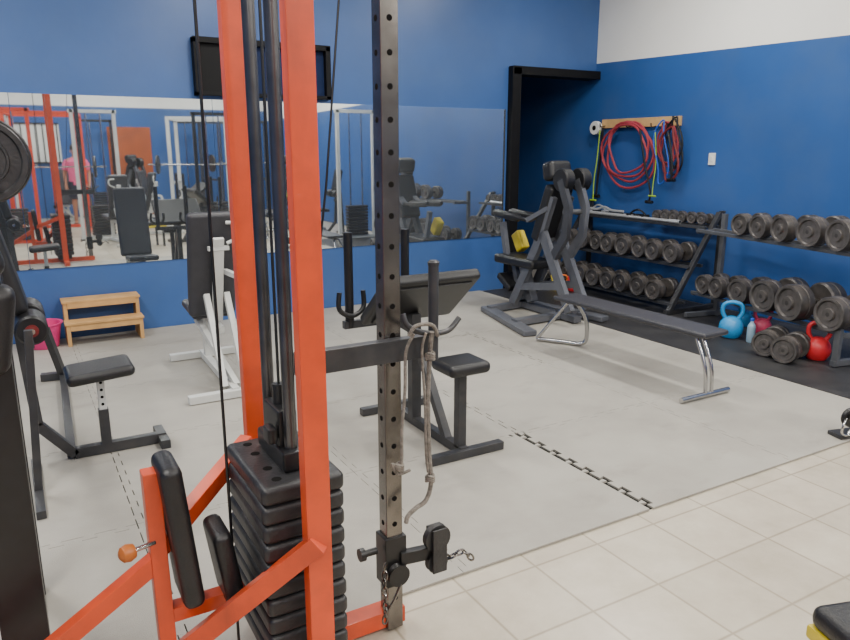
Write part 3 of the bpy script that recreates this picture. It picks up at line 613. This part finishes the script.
for k,(x,y,m) in enumerate(((2.0,-5.6,'black'),(4.2,-5.6,'black'),(3.6,-.9,'black'),(1.5,-1.0,'wframe'),(.1,-.9,'red'),(5.6,1.35,'wframe'))):
    t=thing('cable_tower',['black cable tower left of the brown door at the room end','black cable tower right of the brown door at the room end','black cable tower behind the camera in the middle of the room','white cable tower behind the camera','red cable tower at the left behind the camera','white cable tower against the right wall, off the frame'][k],'cable tower',(x,y,FZ))
    for dx in (-.35,.35):
        b=MB(); b.bar((x+dx,y,FZ),(x+dx,y,2.3),.06,.06); b.build('upright',m,t)
    b=MB(); b.bar((x-.4,y,2.27),(x+.4,y,2.27),.06,.06); b.bar((x-.4,y,.02),(x+.4,y,.02),.08,.06); b.build('cross_beam',m,t)
    for q in range(10):
        b=MB(); b.box((x,y,.08+q*.055),(.4,.14,.045),bev=.01); b.build('weight_plate','iron',t)
    for dx in (-.12,.12):
        b=MB(); b.cyl((x+dx,y,.05),(x+dx,y,2.25),.014); b.build('guide_rod','chrome',t)
# person
def person(loc,rz):
    t=thing('person','person in a pink top and dark shorts standing, seen in the mirror','person')
    J=[];E=[]
    def j(p,r,par=None):
        J.append((p,r))
        if par is not None: E.append((par,len(J)-1))
        return len(J)-1
    pel=j((0,0,.93),.125); bel=j((0,0,1.05),.115,pel); ch=j((0,0,1.25),.13,bel); sh=j((0,0,1.38),.10,ch); nk=j((0,0,1.47),.05,sh); hd=j((0,.01,1.57),.078,nk); tp=j((0,0,1.66),.07,hd)
    for s in (-1,1):
        a=j((s*.17,0,1.38),.052,sh); e=j((s*.24,-.02,1.12),.038,a); w=j((s*.23,.08,.9),.026,e); pm_=j((s*.225,.11,.84),.03,w)
        for k in range(4):
            f=j((s*.225,.095+.02*k,.775),.009,pm_); j((s*.222,.105+.02*k,.74),.008,f)
        f=j((s*.19,.14,.83),.010,pm_); j((s*.185,.15,.79),.009,f)
        h=j((s*.09,0,.86),.09,pel); k_=j((s*.1,.02,.5),.055,h); an=j((s*.11,-.02,.09),.036,k_); j((s*.115,.14,.04),.032,an)
    me=bpy.data.meshes.new('body'); me.from_pydata([p for p,r in J],E,[]); o=bpy.data.objects.new('body',me); COL.objects.link(o); o.parent=t
    md=o.modifiers.new('Skin','SKIN'); o.modifiers.new('Sub','SUBSURF').levels=2; o.modifiers['Sub'].render_levels=2
    if len(me.skin_vertices):
        for i,(p,r) in enumerate(J): me.skin_vertices[0].data[i].radius=(r,r)
        me.skin_vertices[0].data[0].use_root=True
    me.materials.append(MT['skin'])
    b=MB(); b.lathe([(.15,.88),(.155,.95),(.145,1.06),(.165,1.25),(.17,1.36),(.11,1.43),(.07,1.45)],(0,0,0),seg=24); bmesh.ops.scale(b.bm,vec=(1.12,.85,1),verts=b.bm.verts)
    for s in (-1,1): b.tube([(s*.15,0,1.38),(s*.2,0,1.3),(s*.225,-.01,1.2)],[.07,.065,.06],12)
    b.build('shirt','shirt',t)
    b=MB()
    for s in (-1,1): b.tube([(s*.08,0,.95),(s*.09,0,.8),(s*.1,.01,.58)],[.12,.11,.09],16)
    b.build('shorts','shorts',t)
    b=MB(); b.lathe([(.09*math.sin(PI*k/10)+.002,-.1*math.cos(PI*k/10)) for k in range(4,11)],(0,-.015,1.64),seg=20); b.build('hair','hair',t)
    b=MB(); b.lathe([(.018,0),(.012,.02),(.004,.03)],(0,.08,1.585),(0,1,-.2),10)
    for s in (-1,1): b.lathe([(.022,-.008),(.022,.008)],(s*.088,.0,1.58),(1,0,0),12)
    b.build('face_features','skin',t)
    b=MB()
    for s in (-1,1): b.lathe([(.009,0),(.006,.006)],(s*.03,.08,1.61),(0,1,0),8)
    b.build('eyes','dark',t)
    for s in (-1,1):
        b=MB(); b.box((s*.115,.06,.04),(.09,.26,.08),bev=.03,seg=3); b.build('shoe','black',t)
    t.location=loc; t.rotation_euler=(0,0,rz)
person((1.35,-3.6,FZ),R(10))
# ---------------------------------------------------------------- lights
for x in (-.8,2.2,4.9):
    for y in (-4,-1.2,1.6,4.6):
        t=thing('ceiling_lamp','white batten lamp with two tubes under the ceiling','ceiling lamp',(x,y,ZC-.1),'batten lamps on the ceiling')
        b=MB(); b.box((x,y,ZC-.02),(.22,1.25,.04),bev=.004); b.build('housing','plastic',t)
        for s in (-1,1):
            b=MB(); b.cyl((x+s*.06,y-.6,ZC-.06),(x+s*.06,y+.6,ZC-.06),.016,12); b.build('tube','lamp',t)
        L=bpy.data.lights.new('batten_light','AREA'); L.shape='RECTANGLE'; L.size=.3; L.size_y=1.3; L.color=(1,.97,.91)
        L.energy={(-.8,4.6):100,(2.2,4.6):78,(4.9,4.6):70,(2.2,1.6):72,(4.9,1.6):84}.get((x,y),88)
        lo=bpy.data.objects.new('batten_light',L); COL.objects.link(lo); lo.parent=t
w=bpy.data.worlds.new('World'); S.world=w; w.use_nodes=True; w.node_tree.nodes['Background'].inputs[0].default_value=(.7,.75,.85,1); w.node_tree.nodes['Background'].inputs[1].default_value=.3
# ---------------------------------------------------------------- camera
cd=bpy.data.cameras.new('camera'); cd.sensor_width=36; cd.lens=F*36/850; cam=bpy.data.objects.new('camera',cd); COL.objects.link(cam)
cam.location=(0,0,H); cam.rotation_euler=Euler((PI/2-PITCH,0,-YAW)); S.camera=cam
